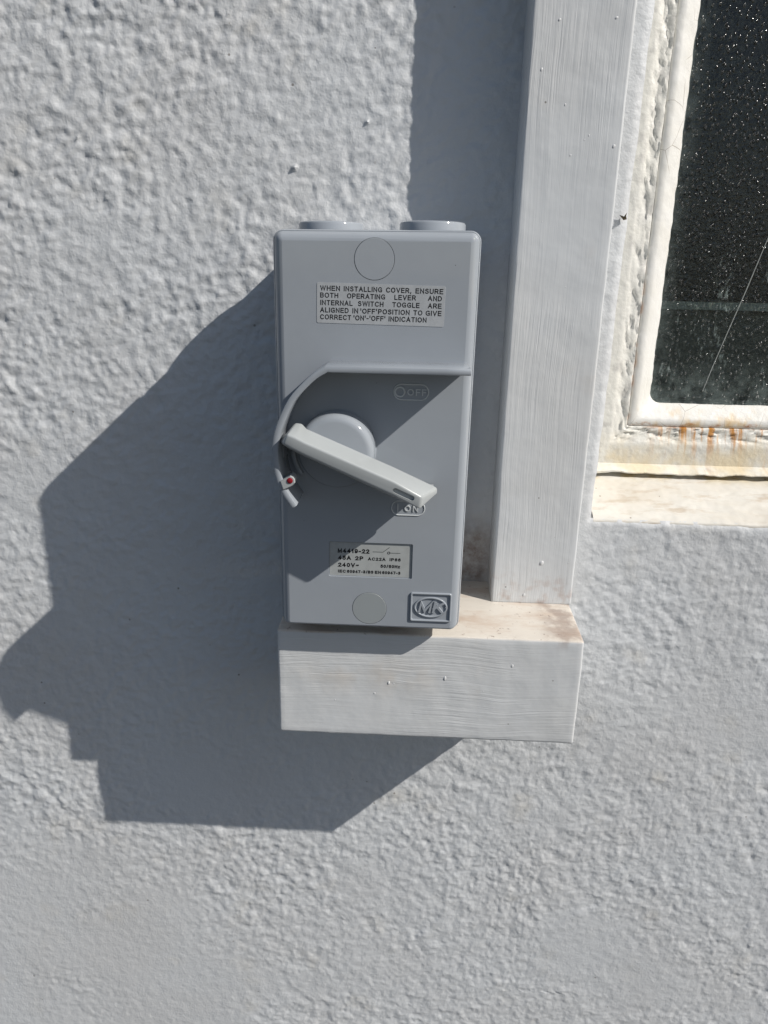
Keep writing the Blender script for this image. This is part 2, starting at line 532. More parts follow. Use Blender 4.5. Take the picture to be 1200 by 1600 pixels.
def mat_glass():
    b = NB('obscured_glass')
    b.t.nodes.remove(b.p)
    X, Z = b.sep('X'), b.sep('Z')
    tr = b.n('ShaderNodeBsdfTransparent')
    tr.inputs[0].default_value = (.68, .74, .71, 1)
    gl = b.n('ShaderNodeBsdfAnisotropic')
    gl.distribution = 'GGX'
    gl.inputs['Color'].default_value = (1, 1, 1, 1)
    gl.inputs['Roughness'].default_value = .13
    # hammered pimples, fewer towards the bottom
    wv = b.mapping((1, 1, .72))
    d1 = b.math('DIVIDE', b.voro(500, 'F1', vec=wv), .21)
    h1 = b.math('EXPONENT', b.math('MULTIPLY', b.math('MULTIPLY', d1, d1), -1.0))
    n = b.bump(h1, 1.0, .0009)
    n = b.bump(b.noise(520, 2, .6), .5, .0005, n)
    b.l(n, gl.inputs['Normal'])
    fr = b.n('ShaderNodeFresnel'); fr.inputs[0].default_value = 1.5
    b.l(n, fr.inputs['Normal'])
    m1 = b.n('ShaderNodeMixShader')
    b.l(fr.outputs[0], m1.inputs[0]); b.l(tr.outputs[0], m1.inputs[1]); b.l(gl.outputs[0], m1.inputs[2])
    # pale water marks and dust low on the pane
    di = b.n('ShaderNodeBsdfDiffuse'); di.inputs[0].default_value = (.44, .53, .51, 1)
    dn = b.noise(1, 5, .7, vec=b.mapping((330, 1, 130)))
    dust = b.math('MULTIPLY', b.ramp(dn, .50, .72), b.ramp(b.noise(55, 3, vec=b.mapping((1, 1, .6))), .46, .66))
    dust = b.math('MULTIPLY', dust, b.math('MULTIPLY', b.ramp(Z, .005, .03, .5, 1), b.ramp(Z, .100, .055)))
    film = b.ramp(b.noise(420, 3), .30, .85, .01, .05)
    edge = b.math('MULTIPLY', b.ramp(X, .168, .155, 0, .11), b.ramp(b.noise(160, 3), .25, .65))
    low = b.math('MULTIPLY', b.ramp(Z, .030, .006, 0, .20), b.ramp(b.noise(120, 4, .65), .30, .70))
    dust = b.math('MAXIMUM', b.math('MULTIPLY', dust, .62), b.math('ADD', film, b.math('ADD', edge, low)))
    m2 = b.n('ShaderNodeMixShader')
    b.l(dust, m2.inputs[0]); b.l(m1.outputs[0], m2.inputs[1]); b.l(di.outputs[0], m2.inputs[2])
    b.l(m2.outputs[0], b.out.inputs[0])
    return b.m

MW = mat_wall()
MTU, MTL = mat_trim('z'), mat_trim('x')
PL = mat_plastic('grey_plastic', (.312, .341, .377), .07, .5)
PL2 = mat_plastic('pale_lever_plastic', (.375, .400, .408), .30, .5)
PLM = mat_plastic('matt_cap_plastic', (.285, .312, .325), .5, .35)
PLB = mat_plastic('badge_lit_plastic', (.52, .55, .57), .2, .5)  # pale tone includes the light caught by the raised rims and characters
MST = mat_plain('sticker_film', (.40, .42, .44), .3)
MRP = mat_plain('rating_plate_film', (.385, .405, .405), .5)
INK = mat_plain('black_ink', (.012, .012, .014), .5, .3)
RED = mat_plain('red_paint', (.26, .012, .02), .35)
DRK = mat_plain('gasket_rubber', (.03, .03, .032), .7)
MFR, MPU, MSI, MGL = mat_frame(), mat_putty(), mat_sill(), mat_glass()
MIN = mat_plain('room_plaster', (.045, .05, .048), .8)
MBAR = mat_plain('inner_rail_paint', (.80, .82, .74), .5)
MBLOB = mat_plain('paint_lump', (.62, .63, .64), .4)
MSCR = mat_plain('dead_leaf', (.07, .055, .03), .8)

def mat_ground():
    b = NB('paving')
    c = b.mix(b.ramp(b.noise(2.2, 5), .35, .7), (.065, .063, .06), (.045, .043, .042))
    c = b.mix(b.ramp(b.noise(60, 4), .5, .8, 0, .5), c, (.08, .078, .07))
    return b.done(c, .85, b.bump(b.noise(90, 4), .5, .01), .3)

# ------------------------------------------------------------------ ground
g = link('ground', mesh('ground', [(-200, -200, -1.45), (200, -200, -1.45), (200, 200, -1.45), (-200, 200, -1.45)], [(0, 1, 2, 3)]), mat_ground())
tag(g, kind='structure')

# ------------------------------------------------------------------ wall
WX0, WX1, WZ0, WZ1 = .118, .80, -.0557, .95      # window opening
def axis(dense0, dense1, step, lo, hi, extra):
    a = list(np.arange(dense0, dense1 + 1e-9, step))
    s, v = step, dense0
    while v > lo:
        s *= 1.35
        v -= s
        a.append(max(v, lo))
    s, v = step, dense1
    while v < hi:
        s *= 1.35
        v += s
        a.append(min(v, hi))
    a = np.array(sorted(set(np.round(a, 6))))
    for e in extra:
        i = np.argmin(np.abs(a - e))
        if abs(a[i] - e) < .02 and dense0 <= e <= dense1:
            a[i] = e
        else:
            a = np.sort(np.append(a[np.abs(a - e) > .004], e))
    return a

def grf(shape, step, l0, l1, p, seed, stretch=1.0, ang=0.0):
    """band-limited random relief, unit slope rms; l0..l1 wavelengths in metres"""
    rng = np.random.RandomState(seed)
    wn = np.fft.rfft2(rng.standard_normal(shape))
    fz = np.fft.fftfreq(shape[0], step)[:, None]; fx = np.fft.rfftfreq(shape[1], step)[None, :]
    c, sn = math.cos(ang), math.sin(ang)
    u, v = fx * c + fz * sn, (-fx * sn + fz * c) * stretch
    k = np.sqrt(u * u + v * v) + 1e-9
    A = k ** (-p) * np.exp(-(k * l0) ** 2 * .5) * (1 - np.exp(-(k * l1) ** 2))
    A[0, 0] = 0
    h = np.fft.irfft2(wn * A, shape)
    return h / np.sqrt(np.mean((np.diff(h, axis=1) / step) ** 2))

def wall_height(X, Z, xs, zs, step):
    i0, i1 = np.searchsorted(xs, (-.44 - 1e-6, .48 + 1e-6)); j0, j1 = np.searchsorted(zs, (-.58 - 1e-6, .34 + 1e-6))
    sh = (j1 - j0, i1 - i0)
    x, z = X[j0:j1, i0:i1], Z[j0:j1, i0:i1]
    a = grf(sh, step, .0021, .0085, 1.5, 1, 1.35, -.95)        # lumps of the roller / sponge
    b = grf(sh, step, .0015, .0042, 1.1, 2)
    c = grf(sh, step, .0030, .0160, 1.8, 3)
    def flat(h, q):                                           # flattened tops, steeper short sides
        sd = h.std()
        return sd * np.tanh(h / sd * q) / q
    low = gnoise(x / .085, z / .085, 5) + .5 * gnoise(x / .035, z / .035, 15)
    fine = sstep(-.04, .14, x - .35 * (z + .10))
    smooth = sstep(.10, .45, gnoise(x / .10 + 2, z / .07 + 1, 16)) * .55 + .75 * sstep(.26, .17, np.hypot((x + .29), (z + .47) * 1.2))
    lower = sstep(.05, -.25, z)
    smooth = smooth * (.35 + .65 * lower)
    amp = np.clip(1.0 + .45 * low - .9 * smooth, .22, 1.6)
    amp = amp * (1 - .18 * lower) * 1.85
    h = amp * ((1 - .55 * fine) * (.100 * flat(a, 1.0) + .050 * c) + (.038 + .055 * fine + .018 * lower) * flat(b, .8) + .025 * fine * c)
    # a few thin crooked ridges and drag marks left in the paint
    rng = np.random.RandomState(12)
    for q in range(34):
        if q < 14:
            cx, cz = rng.uniform(-.25, .10), rng.uniform(-.05, .20)
        else:
            cx, cz = rng.uniform(-.05, .28), rng.uniform(-.42, -.08)
        th = rng.choice([rng.normal(1.9, .3), rng.normal(2.3, .4), rng.normal(1.45, .15)])
        ln, wd = rng.uniform(.006, .026), rng.uniform(.0006, .0011)
        dx, dz = x - cx, z - cz
        t = dx * math.cos(th) + dz * math.sin(th)
        m = np.abs(t) < ln
        n = -dx * math.sin(th) + dz * math.cos(th) + .0022 * gnoise(t / .009 + q, t * 0 + .37, 60 + q)
        g = np.exp(-(n / wd) ** 2) * np.clip(1 - (t / ln) ** 2, 0, 1)
        h += np.where(m, rng.choice([1, 1, -1]) * rng.uniform(.00012, .00026) * g, 0)
    # combed brush marks in one patch near the top
    br = sstep(.05, .0, np.hypot((x + .075) / 1.0, (z - .155) / 1.3)) * sstep(.1, .4, gnoise(x / .02, z / .03, 17) + .35)
    h += br * .00005 * gnoise((x * .94 + z * .34) / .0011, (z * .94 - x * .34) / .02, 18)
    h += .00035 * gnoise(x / .06, z / .06, 9)
    H = np.zeros_like(X)
    H[j0:j1, i0:i1] = h
    return H

def build_wall():
    xs = axis(-.44, .48, .00105, -4, 4.2, (WX0, WX1))
    zs = axis(-.58, .34, .00105, -1.45, 1.9, (WZ0, WZ1))
    X, Z = np.meshgrid(xs, zs)
    H = wall_height(X, Z, xs, zs, .00105)
    dense = sstep(.46, .43, np.abs(X - .02)) * sstep(.58, .55, -Z) * sstep(.34, .32, Z)
    H *= dense
    # paint pimples
    pim = [(-.0095, .1406, .0016), (-.045, .1198, .0019), (-.1513, .132, .0012), (-.0747, .1848, .0014), (-.1804, .1766, .0013), (-.14, .105, .001)]
    rng = np.random.RandomState(4)
    for k in range(70):
        pim.append((rng.uniform(-.33, .11), rng.uniform(-.5, .25), rng.uniform(.0004, .0009)))
    for px, pz, r in pim:
        i0, i1 = np.searchsorted(xs, (px - .004, px + .004)); j0, j1 = np.searchsorted(zs, (pz - .004, pz + .004))
        d = np.hypot(X[j0:j1, i0:i1] - px, Z[j0:j1, i0:i1] - pz) / r
        r = r * .72
        d = d / .72
        H[j0:j1, i0:i1] += 1.1 * r * np.clip(1 - d * d, 0, 1) ** .7
    # beside the batten, under the window and next to the ledge the paint is thick and smoother
    near = sstep(.012, .002, np.abs(X - .111)) * (Z > -.10)
    H *= 1 - .55 * near
    # rounded plaster arris round the opening
    dx = np.where((Z > WZ0) & (Z < WZ1), np.minimum(np.abs(X - WX0), np.abs(X - WX1)), 9)
    dz = np.where((X > WX0) & (X < WX1), np.minimum(np.abs(Z - WZ0), np.abs(Z - WZ1)), 9)
    dd = np.minimum(dx, dz)
    dd = np.minimum(dd, np.hypot(np.maximum(0, np.maximum(WX0 - X, X - WX1)), np.maximum(0, np.maximum(WZ0 - Z, Z - WZ1))))
    H -= .0016 * np.clip(1 - dd / .004, 0, 1) ** 2
    shift = .0115 * Z * np.clip(1 - np.abs(X - WX0) / .04, 0, 1) * (np.abs(Z) < .4)
    shift = shift + .0007 * gnoise(Z / .02, X * 0 + .5, 21) * np.clip(1 - np.abs(X - WX0) / .006, 0, 1) * (np.abs(Z) < .4)
    nx, nz = len(xs), len(zs)
    V = np.stack([X + shift, -H, Z], -1).reshape(-1, 3)
    idx = np.arange(nx * nz).reshape(nz, nx)
    cx = (xs[:-1] + xs[1:]) / 2; cz = (zs[:-1] + zs[1:]) / 2
    CX, CZ = np.meshgrid(cx, cz)
    keep = ~((CX > WX0) & (CX < WX1) & (CZ > WZ0) & (CZ < WZ1))
    Q = np.stack([idx[:-1, :-1], idx[:-1, 1:], idx[1:, 1:], idx[1:, :-1]], -1)[keep]
    # reveals
    ix0, ix1 = np.argmin(np.abs(xs - WX0)), np.argmin(np.abs(xs - WX1))
    iz0, iz1 = np.argmin(np.abs(zs - WZ0)), np.argmin(np.abs(zs - WZ1))
    loop = list(idx[iz0, ix0:ix1]) + list(idx[iz0:iz1, ix1]) + list(idx[iz1, ix1:ix0:-1]) + list(idx[iz1:iz0:-1, ix0])
    m0 = len(V)
    back = V[loop].copy(); back[:, 1] = .15
    V = np.vstack([V, back])
    n = len(loop)
    R = np.array([(loop[i], m0 + i, m0 + (i + 1) % n, loop[(i + 1) % n]) for i in range(n)])
    Q = np.vstack([Q, R])
    me = bpy.data.meshes.new('wall')
    me.vertices.add(len(V)); me.vertices.foreach_set('co', V.astype(np.float32).ravel())
    me.loops.add(Q.size); me.loops.foreach_set('vertex_index', Q.astype(np.int32).ravel())
    me.polygons.add(len(Q)); me.polygons.foreach_set('loop_start', np.arange(0, Q.size, 4, dtype=np.int32))
    me.update(calc_edges=True)
    me.validate()
    o = link('rendered_wall', me, MW, None, 50)
    tag(o, 'rough white rendered house wall behind the grey switch and the window', 'wall')
    return o
build_wall()

# dark room behind the window
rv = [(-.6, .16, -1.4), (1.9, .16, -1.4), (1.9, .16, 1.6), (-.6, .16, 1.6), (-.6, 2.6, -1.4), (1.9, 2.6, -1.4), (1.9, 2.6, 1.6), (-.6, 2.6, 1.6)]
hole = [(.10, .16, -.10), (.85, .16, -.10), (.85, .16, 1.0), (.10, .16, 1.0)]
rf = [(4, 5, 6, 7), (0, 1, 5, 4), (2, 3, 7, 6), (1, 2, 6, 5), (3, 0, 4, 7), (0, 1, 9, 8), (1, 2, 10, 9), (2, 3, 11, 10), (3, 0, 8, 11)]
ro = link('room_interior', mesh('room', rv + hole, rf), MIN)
tag(ro, kind='structure')

# ------------------------------------------------------------------ window
win = empty('window', (.459, .045, -.038))
tag(win, 'old white window with rust-stained putty, peeling frame and dark obscured glass', 'window')
def wp(o):
    o.parent = win
    o.matrix_parent_inverse = Matrix.Translation(-Vector(win.location))
    return o

FX0, FX1, FZ0, FZ1 = .112, .806, -.038, .955     # outer edge of the frame (tucked behind the plaster)
def path_loop(off, r):
    """points of the opening inset by off, dense at the lower left corner; constant count"""
    x0, x1, z0, z1 = FX0 + .006 + off, FX1 - .006 - off, FZ0 + off, FZ1 - .006 - off
    pts = []
    def seg(a, b, n, pw=1.0):
        for k in range(n):
            t = (k / n) ** pw
            pts.append((a[0] + (b[0] - a[0]) * t, a[1] + (b[1] - a[1]) * t))
    r = max(r, .0003)
    # arc at lower left, going from left side to bottom
    for k in range(10):
        a = math.pi + (math.pi / 2) * k / 10
        pts.append((x0 + r + r * math.cos(a), z0 + r + r * math.sin(a)))
    seg((x0 + r, z0), (x1, z0), 260, 1.7)
    seg((x1, z0), (x1, z1), 30)
    seg((x1, z1), (x0, z1), 30)
    left = []
    for k in range(420):
        t = 1 - (1 - k / 420) ** 1 
        left.append((x0, z1 + (z0 + r - z1) * t))
    pts.extend(left)
    return pts

def sweep(name, prof, mat, amp, seed, edge_amp=0.0, flake=0.0):
    loops = []
    for k, (off, y, r, a) in enumerate(prof):
        P = np.array(path_loop(off, r))
        s = P[:, 0] * 1.0 + P[:, 1] * 1.31
        q = np.full(len(s), off)
        ny = a * amp * (.45 * gnoise(s / .012 + 3, q / .006, seed) + .35 * gnoise(s / .0035, q / .0025, seed + 1))
        fl = gnoise(s / .011, q / .0045, seed + 5) + .6 * gnoise(s / .0038, q / .0022, seed + 6)
        ny += a * flake * (sstep(.02, .12, fl) - .5 * sstep(.45, .52, fl))
        no = edge_amp * a * (gnoise(s / .022, np.full(len(s), .3), seed + 2) + .5 * gnoise(s / .006, np.full(len(s), .7), seed + 3))
        if edge_amp:
            c = np.array([(FX0 + FX1) / 2, (FZ0 + FZ1) / 2])
            # shift towards the glass: along x on the left side, along z at the bottom
            left = P[:, 0] < FX0 + .05
            P[:, 0] += np.where(left & (P[:, 1] > FZ0 + .05), no, 0)
            P[:, 1] += np.where(~left, no * .5, 0)
        loops.append([(p[0], y + q, p[1]) for p, q in zip(P, ny)])
    v, f = loft(loops, True, (False, False))
    return wp(link(name, mesh(name, v, f, fix=True), mat, None, 50))

prof = [(-.006, .060, 0, 0), (-.006, .0455, 0, 0)]
for k in range(34):
    t = k / 33
    off = -.004 + .0295 * t
    lump = sstep(.0160, .0200, off)
    y = .0450 + .0016 * sstep(.0150, .0215, off)
    prof.append((off, y, .0006, .10 + 1.2 * float(lump)))
prof += [(.0259, .0478, .001, .5), (.0264, .0500, .001, .2), (.0268, .0560, .001, 0), (.0400, .0570, .004, 0), (.0400, .066, .004, 0), (-.006, .066, 0, 0)]
sweep('frame', prof, MFR, .0005, 30, 0.0, .0008)
pp = [(.0258, .0560, .001, 0), (.0259, .0490, .001, .3), (.0264, .0478, .0012, .9), (.0280, .0471, .0015, .9)]
for k in range(8):
    t = k / 7
    pp.append((.0300 + .0075 * t, .0471 + .0052 * t ** 1.25, .0025 + .0035 * t, .8))
pp += [(.0386, .0535, .0065, 1.0), (.0390, .0553, .0068, 1.0)]
sweep('glazing_putty', pp, MPU, .00016, 40, .0006, .00016)

# sill: sloping ledge running back under the frame, with an open crack near the rear
def build_sill():
    xs = np.concatenate([np.arange(.1185, .30, .0009), np.linspace(.302, .797, 120)])
    ys = np.concatenate([[.0012, .0012], np.linspace(.0005, .030, 40), np.linspace(.0303, .0455, 90), [.05, .06]])
    X, Y = np.meshgrid(xs, ys)
    Zs = -.0557 + (Y / .045) * .0178
    r = .004
    Zs -= np.where(Y < r, (1 - np.sqrt(np.clip(1 - (1 - Y / r) ** 2, 0, 1))) * .003, 0)
    H = .0004 * gnoise(X / .012, Y / .006, 51) + .00018 * gnoise(X / .004, Y / .003, 52)
    yc = .0385 + .0012 * gnoise(X / .03, X * 0 + .2, 53) + .0006 * gnoise(X / .008, X * 0 + .6, 54)
    wdt = .00045 + .0003 * gnoise(X / .02, X * 0 + .1, 55)
    H -= .0016 * sstep(-.0015, .001, Y - yc)
    Zs = Zs + H
    Zs[0, :] = -.064
    Zs[1, :] = -.0590
    nx, ny = len(xs), len(ys)
    V = np.stack([X, Y + 0.0, Zs], -1).reshape(-1, 3)
    idx = np.arange(nx * ny).reshape(ny, nx)
    F = np.stack([idx[:-1, :-1], idx[:-1, 1:], idx[1:, 1:], idx[1:, :-1]], -1).reshape(-1, 4)
    return wp(link('sill', mesh('sill', V, [tuple(q) for q in F.tolist()], fix=False), MSI, None, 60))
build_sill()

def build_bead():
    xs = np.concatenate([np.arange(.1185, .30, .0007), np.linspace(.302, .797, 80)])
    loops = []
    wz = .0013 * gnoise(xs / .05, xs * 0 + .4, 81) + .0009 * gnoise(xs / .012, xs * 0 + .8, 82) + .0003 * gnoise(xs / .004, xs * 0 + .2, 83)
    wy = .0018 * gnoise(xs / .03, xs * 0 + .1, 84) + .0005 * gnoise(xs / .007, xs * 0 + .6, 85)
    thin = sstep(.118, .150, xs) * .0011
    for x, a, b2, tn in zip(xs, wz, wy, thin):
        zb = -.0392 + a + tn * .6
        loops.append([(x, .047, -.0335), (x, .0437, -.0348), (x, .0405 + b2 * .5, -.0362 + .5 * a), (x, .0378 + b2, -.0374 + a), (x, .0372 + b2, -.0379 + a), (x, .0373 + b2, zb), (x, .0440, zb + .0012), (x, .047, zb + .0012)])
    v, f = loft(loops)
    return wp(link('cracked_bead', mesh('bead', v, f), MFR, None, 40))
build_bead()

# glass pane
pv, pf = [], []
PX0, PX1, PZ0, PZ1 = FX0 + .040, FX1 - .040, FZ0 + .034, FZ1 - .040
pane = bpy.data.meshes.new('pane')
v = [(PX0, .0550, PZ0), (PX1, .0550, PZ0), (PX1, .0550, PZ1), (PX0, .0550, PZ1), (PX0, .0566, PZ0), (PX1, .0566, PZ0), (PX1, .0566, PZ1), (PX0, .0566, PZ1)]
pane_o = wp(link('glass_pane', mesh('pane', v, [(0, 1, 2, 3)]), MGL))
# thin diagonal crack in the pane
def tube(pts, r, n=6):
    loops = []
    for i, p in enumerate(pts):
        a = Vector(pts[max(i - 1, 0)]); c = Vector(pts[min(i + 1, len(pts) - 1)])
        t = (c - a).normalized()
        u = t.cross(Vector((0, 1, 0))).normalized(); w2 = t.cross(u)
        rr = r[i] if isinstance(r, list) else r
        loops.append([tuple(Vector(p) + rr * (math.cos(2 * math.pi * k / n) * u + math.sin(2 * math.pi * k / n) * w2)) for k in range(n)])
    return loft(loops)
cp = [(.1875, .0549, .0085), (.1905, .0549, .0205), (.1962, .0549, .041), (.2035, .0549, .0665), (.2108, .0549, .0943), (.2200, .0549, .130)]
v, f = tube(cp, [.00022, .00028, .00025, .00030, .00022, .0002])
link('crack', mesh('crack', v, f), mat_plain('crack_glint', (.32, .34, .33), .4), pane_o)
# rail of an inner screen, seen dimly through the glass
bo = wp(link('inner_rail', disc_mesh('rail', [(.10, .0540), (.80, .0540), (.80, .0585), (.10, .0585)], [(0, .092), (0, .081), (.0006, .080)]), MBAR))
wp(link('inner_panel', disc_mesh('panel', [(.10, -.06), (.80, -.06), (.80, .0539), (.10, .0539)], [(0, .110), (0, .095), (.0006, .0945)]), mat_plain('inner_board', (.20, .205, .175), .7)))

# scrap of dead leaf caught at the plaster edge
lv = [(.1142, -.0012, .1010), (.1165, -.0018, .1002), (.1178, -.0012, .1022), (.1172, -.0026, .1005), (.1180, -.0012, .0990), (.1163, -.0022, .0985), (.1152, -.0014, .0998), (.1165, -.0006, .1000)]
lf = [(0, 1, 6), (1, 2, 3), (1, 3, 5), (3, 4, 5), (1, 5, 6), (0, 6, 7), (0, 7, 1), (6, 5, 7), (5, 4, 7), (4, 3, 7), (3, 2, 7), (2, 1, 7)]
tag(link('leaf_scrap', mesh('scrap', lv, lf), MSCR), 'tiny dark scrap of dead leaf stuck on the plaster edge beside the window', 'leaf')

# ------------------------------------------------------------------ timber
def timber(name, corners, y0, y1, bev, mat, amp, seed, step):
    """corners: x0,x1,z0,z1 box from wall y0 to front y1, subdivided front with slight unevenness"""
    x0, x1, z0, z1 = corners
    bm = bmesh.new()
    vs = [bm.verts.new(p) for p in ((x0, y0, z0), (x1, y0, z0), (x1, y0, z1), (x0, y0, z1), (x0, y1, z0), (x1, y1, z0), (x1, y1, z1), (x0, y1, z1))]
    for q in ((3, 2, 1, 0), (4, 5, 6, 7), (0, 1, 5, 4), (1, 2, 6, 5), (2, 3, 7, 6), (3, 0, 4, 7)):
        bm.faces.new([vs[i] for i in q])
    bmesh.ops.recalc_face_normals(bm, faces=bm.faces)
    bmesh.ops.bevel(bm, geom=list(bm.edges), offset=bev, segments=3, profile=.55, affect='EDGES')
    # slice for unevenness
    for ax, lo, hi in ((0, x0, x1), (2, z0, min(z1, .32))):
        n = int((hi - lo) / step)
        for k in range(1, n):
            p = [0, 0, 0]; p[ax] = lo + (hi - lo) * k / n
            no = [0, 0, 0]; no[ax] = 1
            bmesh.ops.bisect_plane(bm, geom=list(bm.verts) + list(bm.edges) + list(bm.faces), plane_co=p, plane_no=no)
    co = np.array([v.co[:] for v in bm.verts])
    a = co[:, 0] / .010 + co[:, 1] / .014; b2 = co[:, 2] / .016 + co[:, 1] / .02
    d1 = gnoise(a, b2, seed); d2 = gnoise(a + 5, b2 + 3, seed + 1)
    for v, e1, e2 in zip(bm.verts, d1, d2):
        if v.co.y < y0 - .002:
            v.co.x += amp * e1 * (.7 if name == 'timber_batten' else .6)
            v.co.y += amp * .6 * e2
            v.co.z += amp * .6 * e1
    me = bpy.data.meshes.new(name)
    bm.to_mesh(me); bm.free()
    return me

bt = timber('timber_batten', (.0622, .1053, -.0963, 1.25), .003, -.026, .0012, MTU, .00028, 61, .0035)
for v in bt.vertices:
    k = min(max(v.co.z, -.1), .3)
    v.co.x += (.0052 * k if v.co.x > .085 else .0004 * k)
batten = link('timber_batten', bt, MTU, None, 40)
tag(batten, 'upright white-painted timber batten standing on the ledge between switch and window', 'batten')

bl = timber('timber_ledge', (-.0466, .1042, -.1552, -.0972), .003, -.0661, .0013, MTL, .00035, 71, .0035)
for v in bl.vertices:
    if v.co.z > -.12:
        v.co.z += .0022 * (1 + v.co.y / .066) * ((v.co.z + .12) / .023)
ledge = link('timber_ledge', bl, MTL, None, 40)
tag(ledge, 'short thick white-painted timber block under the grey switch', 'timber block')

# lumps of dried paint on the timber
def blobs(name, spots, y, parent):
    V, F = [], []
    for (x, z, r) in spots:
        o = len(V)
        n = 10
        r *= .85
        sx_, sz_ = random.uniform(.7, 1.1), random.uniform(.8, 1.4)
        rings = [(1, 0), (.92, .35), (.66, .72), (.30, .92)]
        for q, hgt in rings:
            for k in range(n):
                a = 2 * math.pi * k / n
                V.append((x + r * q * math.cos(a) * sx_, y - r * hgt * .5 + .0002, z + sz_ * r * q * math.sin(a) + .3 * r * q * math.cos(a)))
        V.append((x, y - r * .5 + .0002, z))
        for i in range(3):
            for k in range(n):
                F.append((o + i * n + k, o + i * n + (k + 1) % n, o + (i + 1) * n + (k + 1) % n, o + (i + 1) * n + k))
        for k in range(n):
            F.append((o + 3 * n + k, o + 3 * n + (k + 1) % n, o + 4 * n))
    ob = link(name, mesh(name, V, F), MBLOB, parent, 60)
    tag(ob, kind='stuff')
    return ob
rb = [(.0741, .1765, .0009), (.0981, .1774, .0010), (.0795, .144, .0008), (.0911, .1319, .0008), (.0893, .130, .0008), (.1025, .1276, .0011), (.0837, .1237, .0008), (.068, .1576, .0010), (.0872, -.0726, .0016), (.0793, -.091, .0011), (.1012, -.072, .0008)]
for k in range(16):
    rb.append((random.uniform(.065, .103), random.uniform(-.08, .2), random.uniform(.0003, .0006)))
blobs('paint_lumps', rb, -.026, batten)
rb = [(.0092, -.1243, .0012), (.0372, -.1204, .0013), (.0022, -.1305, .0008), (-.0179, -.1351, .0008), (.0105, -.1425, .0005), (.07, -.112, .0009)]
for k in range(10):
    rb.append((random.uniform(-.04, .10), random.uniform(-.15, -.105), random.uniform(.0003, .0006)))
blobs('paint_lumps', rb, -.0661, ledge)

# ------------------------------------------------------------------ switch
sw = empty('isolator_switch', (0, 0, -.0895))
tag(sw, 'grey plastic wall switch with angled lever, warning sticker and curved guard', 'switch')
SWI = Matrix.Translation((0, 0, .0895))
def part(o, parent=None):
    o.parent = parent or sw
    if parent is None:
        o.matrix_parent_inverse = SWI
    else:
        o.matrix_parent_inverse = Matrix.Identity(4)
    return o
def warp(o):
    for v in o.data.vertices:
        t = (v.co.z + .09) / .18
        v.co.z += .0105 * v.co.x * max(t, 0)
        v.co.x -= (.0007 if v.co.x > 0 else -.0004) * (1 - t)
    return o
X0, X1, Z0, Z1 = -.0431, .0430, -.0889, .0889
def box_loops(secs, r0):
    return loft([[(x, y, z) for x, z in rrect(X0 + i, X1 - i, Z0 + i * .45, Z1 - i, max(r0 - i, .0006))] for i, y in secs])

v, f = box_loops([(.0012, .001), (.0008, -.012), (.0006, -.0425), (.0008, -.0435)], .0055)
part(warp(link('back_box', mesh('back_box', v, f), PL, None, 35)))
v, f = box_loops([(.0014, -.0433), (.0014, -.0455)], .0055)
part(warp(link('gasket', mesh('gasket', v, f), DRK, None, 35)))

YF = -.078
v, f = box_loops([(.0010, -.0452), (.0001, -.0456), (.0002, -.0700), (.0003, -.0730), (.0005, -.0741), (.00085, -.0746), (.0010, -.0745), (.0013, -.0753), (.0019, -.0764), (.0028, -.0773), (.0038, -.0778), (.0048, YF)], .0048)
cover = link('cover', mesh('cover', v, f), PL)
warp(cover)
def capsule_cutter(pts_outline, y_in, y_out, parent=None):
    lo = [[(x, y, z) for x, z in pts_outline] for y in (y_in, y_out)]
    v, f = loft(lo)
    return mesh('cutter', v, f)
CT, CB = (-.0006, .0772, .0083), (-.0004, -.0781, .0081)
for cx, cz, r in (CT, CB):
    cut(cover, capsule_cutter(circ(cx, cz, r, n=64), YF + .0012, YF - .003))
RPX0, RPX1, RPZ0, RPZ1 = -.0194, .0190, -.0625, -.0454
cut(cover, capsule_cutter(rrect(RPX0, RPX1, RPZ0, RPZ1, .0006, 3), YF + .0008, YF - .003))
cover.data.materials.clear(); cover.data.materials.append(PL)
cover.data.shade_smooth(); cover.data.set_sharp_from_angle(angle=math.radians(28))
def flat_front(me):
    for p in me.polygons:
        if p.normal.y < -.9995:
            p.use_smooth = False
flat_front(cover.data)
part(cover)

# plugs over the two cover screws
for (cx, cz, r), m, tilt in ((CT, PL, .012), (CB, PLM, -.008)):
    o = link('screw_cap', disc_mesh('screw_cap', circ(cx, cz, r - .00016, n=64), [(0, YF + .0010), (0, YF + .0001), (.00012, YF - .00004)]), m, None, 30)
    flat_front(o.data)
    for vv in o.data.vertices:
        vv.co.y += tilt * (vv.co.x - cx)
    part(o)

# blanked conduit entries on the top
def plug(cx, cy, r, z0, z1):
    loops = []
    for rr, z in ((r, z0), (r, z1 - .0012), (r - .0004, z1 - .0004), (r - .0012, z1), (r - .0030, z1), (r - .0034, z1 - .0006)):
        loops.append([(cx + rr * math.cos(2 * math.pi * k / 48), cy + rr * math.sin(2 * math.pi * k / 48), z) for k in range(48)])
    v, f = loft(loops)
    return part(link('conduit_plug', mesh('plug', v, f), PL, None, 35))
plug(-.0235, -.030, .0150, .085, .0934)
plug(.0232, -.030, .0152, .085, .0943)

# warning sticker
def sheet(name, pts, y0, y1, mat, parent=None, edge=.00004):
    return part(link(name, disc_mesh(name, pts, [(0, y0), (0, y1 + edge), (edge, y1)]), mat, None, 40), parent)
srot = math.radians(-.6)
def rot2(pts, c, a):
    return [(c[0] + (x - c[0]) * math.cos(a) - (z - c[1]) * math.sin(a), c[1] + (x - c[0]) * math.sin(a) + (z - c[1]) * math.cos(a)) for x, z in pts]
SC = (.0022, .0594)
st = sheet('warning_sticker', rot2(rrect(-.0242, .0287, .0513, .0675, .0006, 3), SC, srot), YF - .00002, YF - .00013, MST)
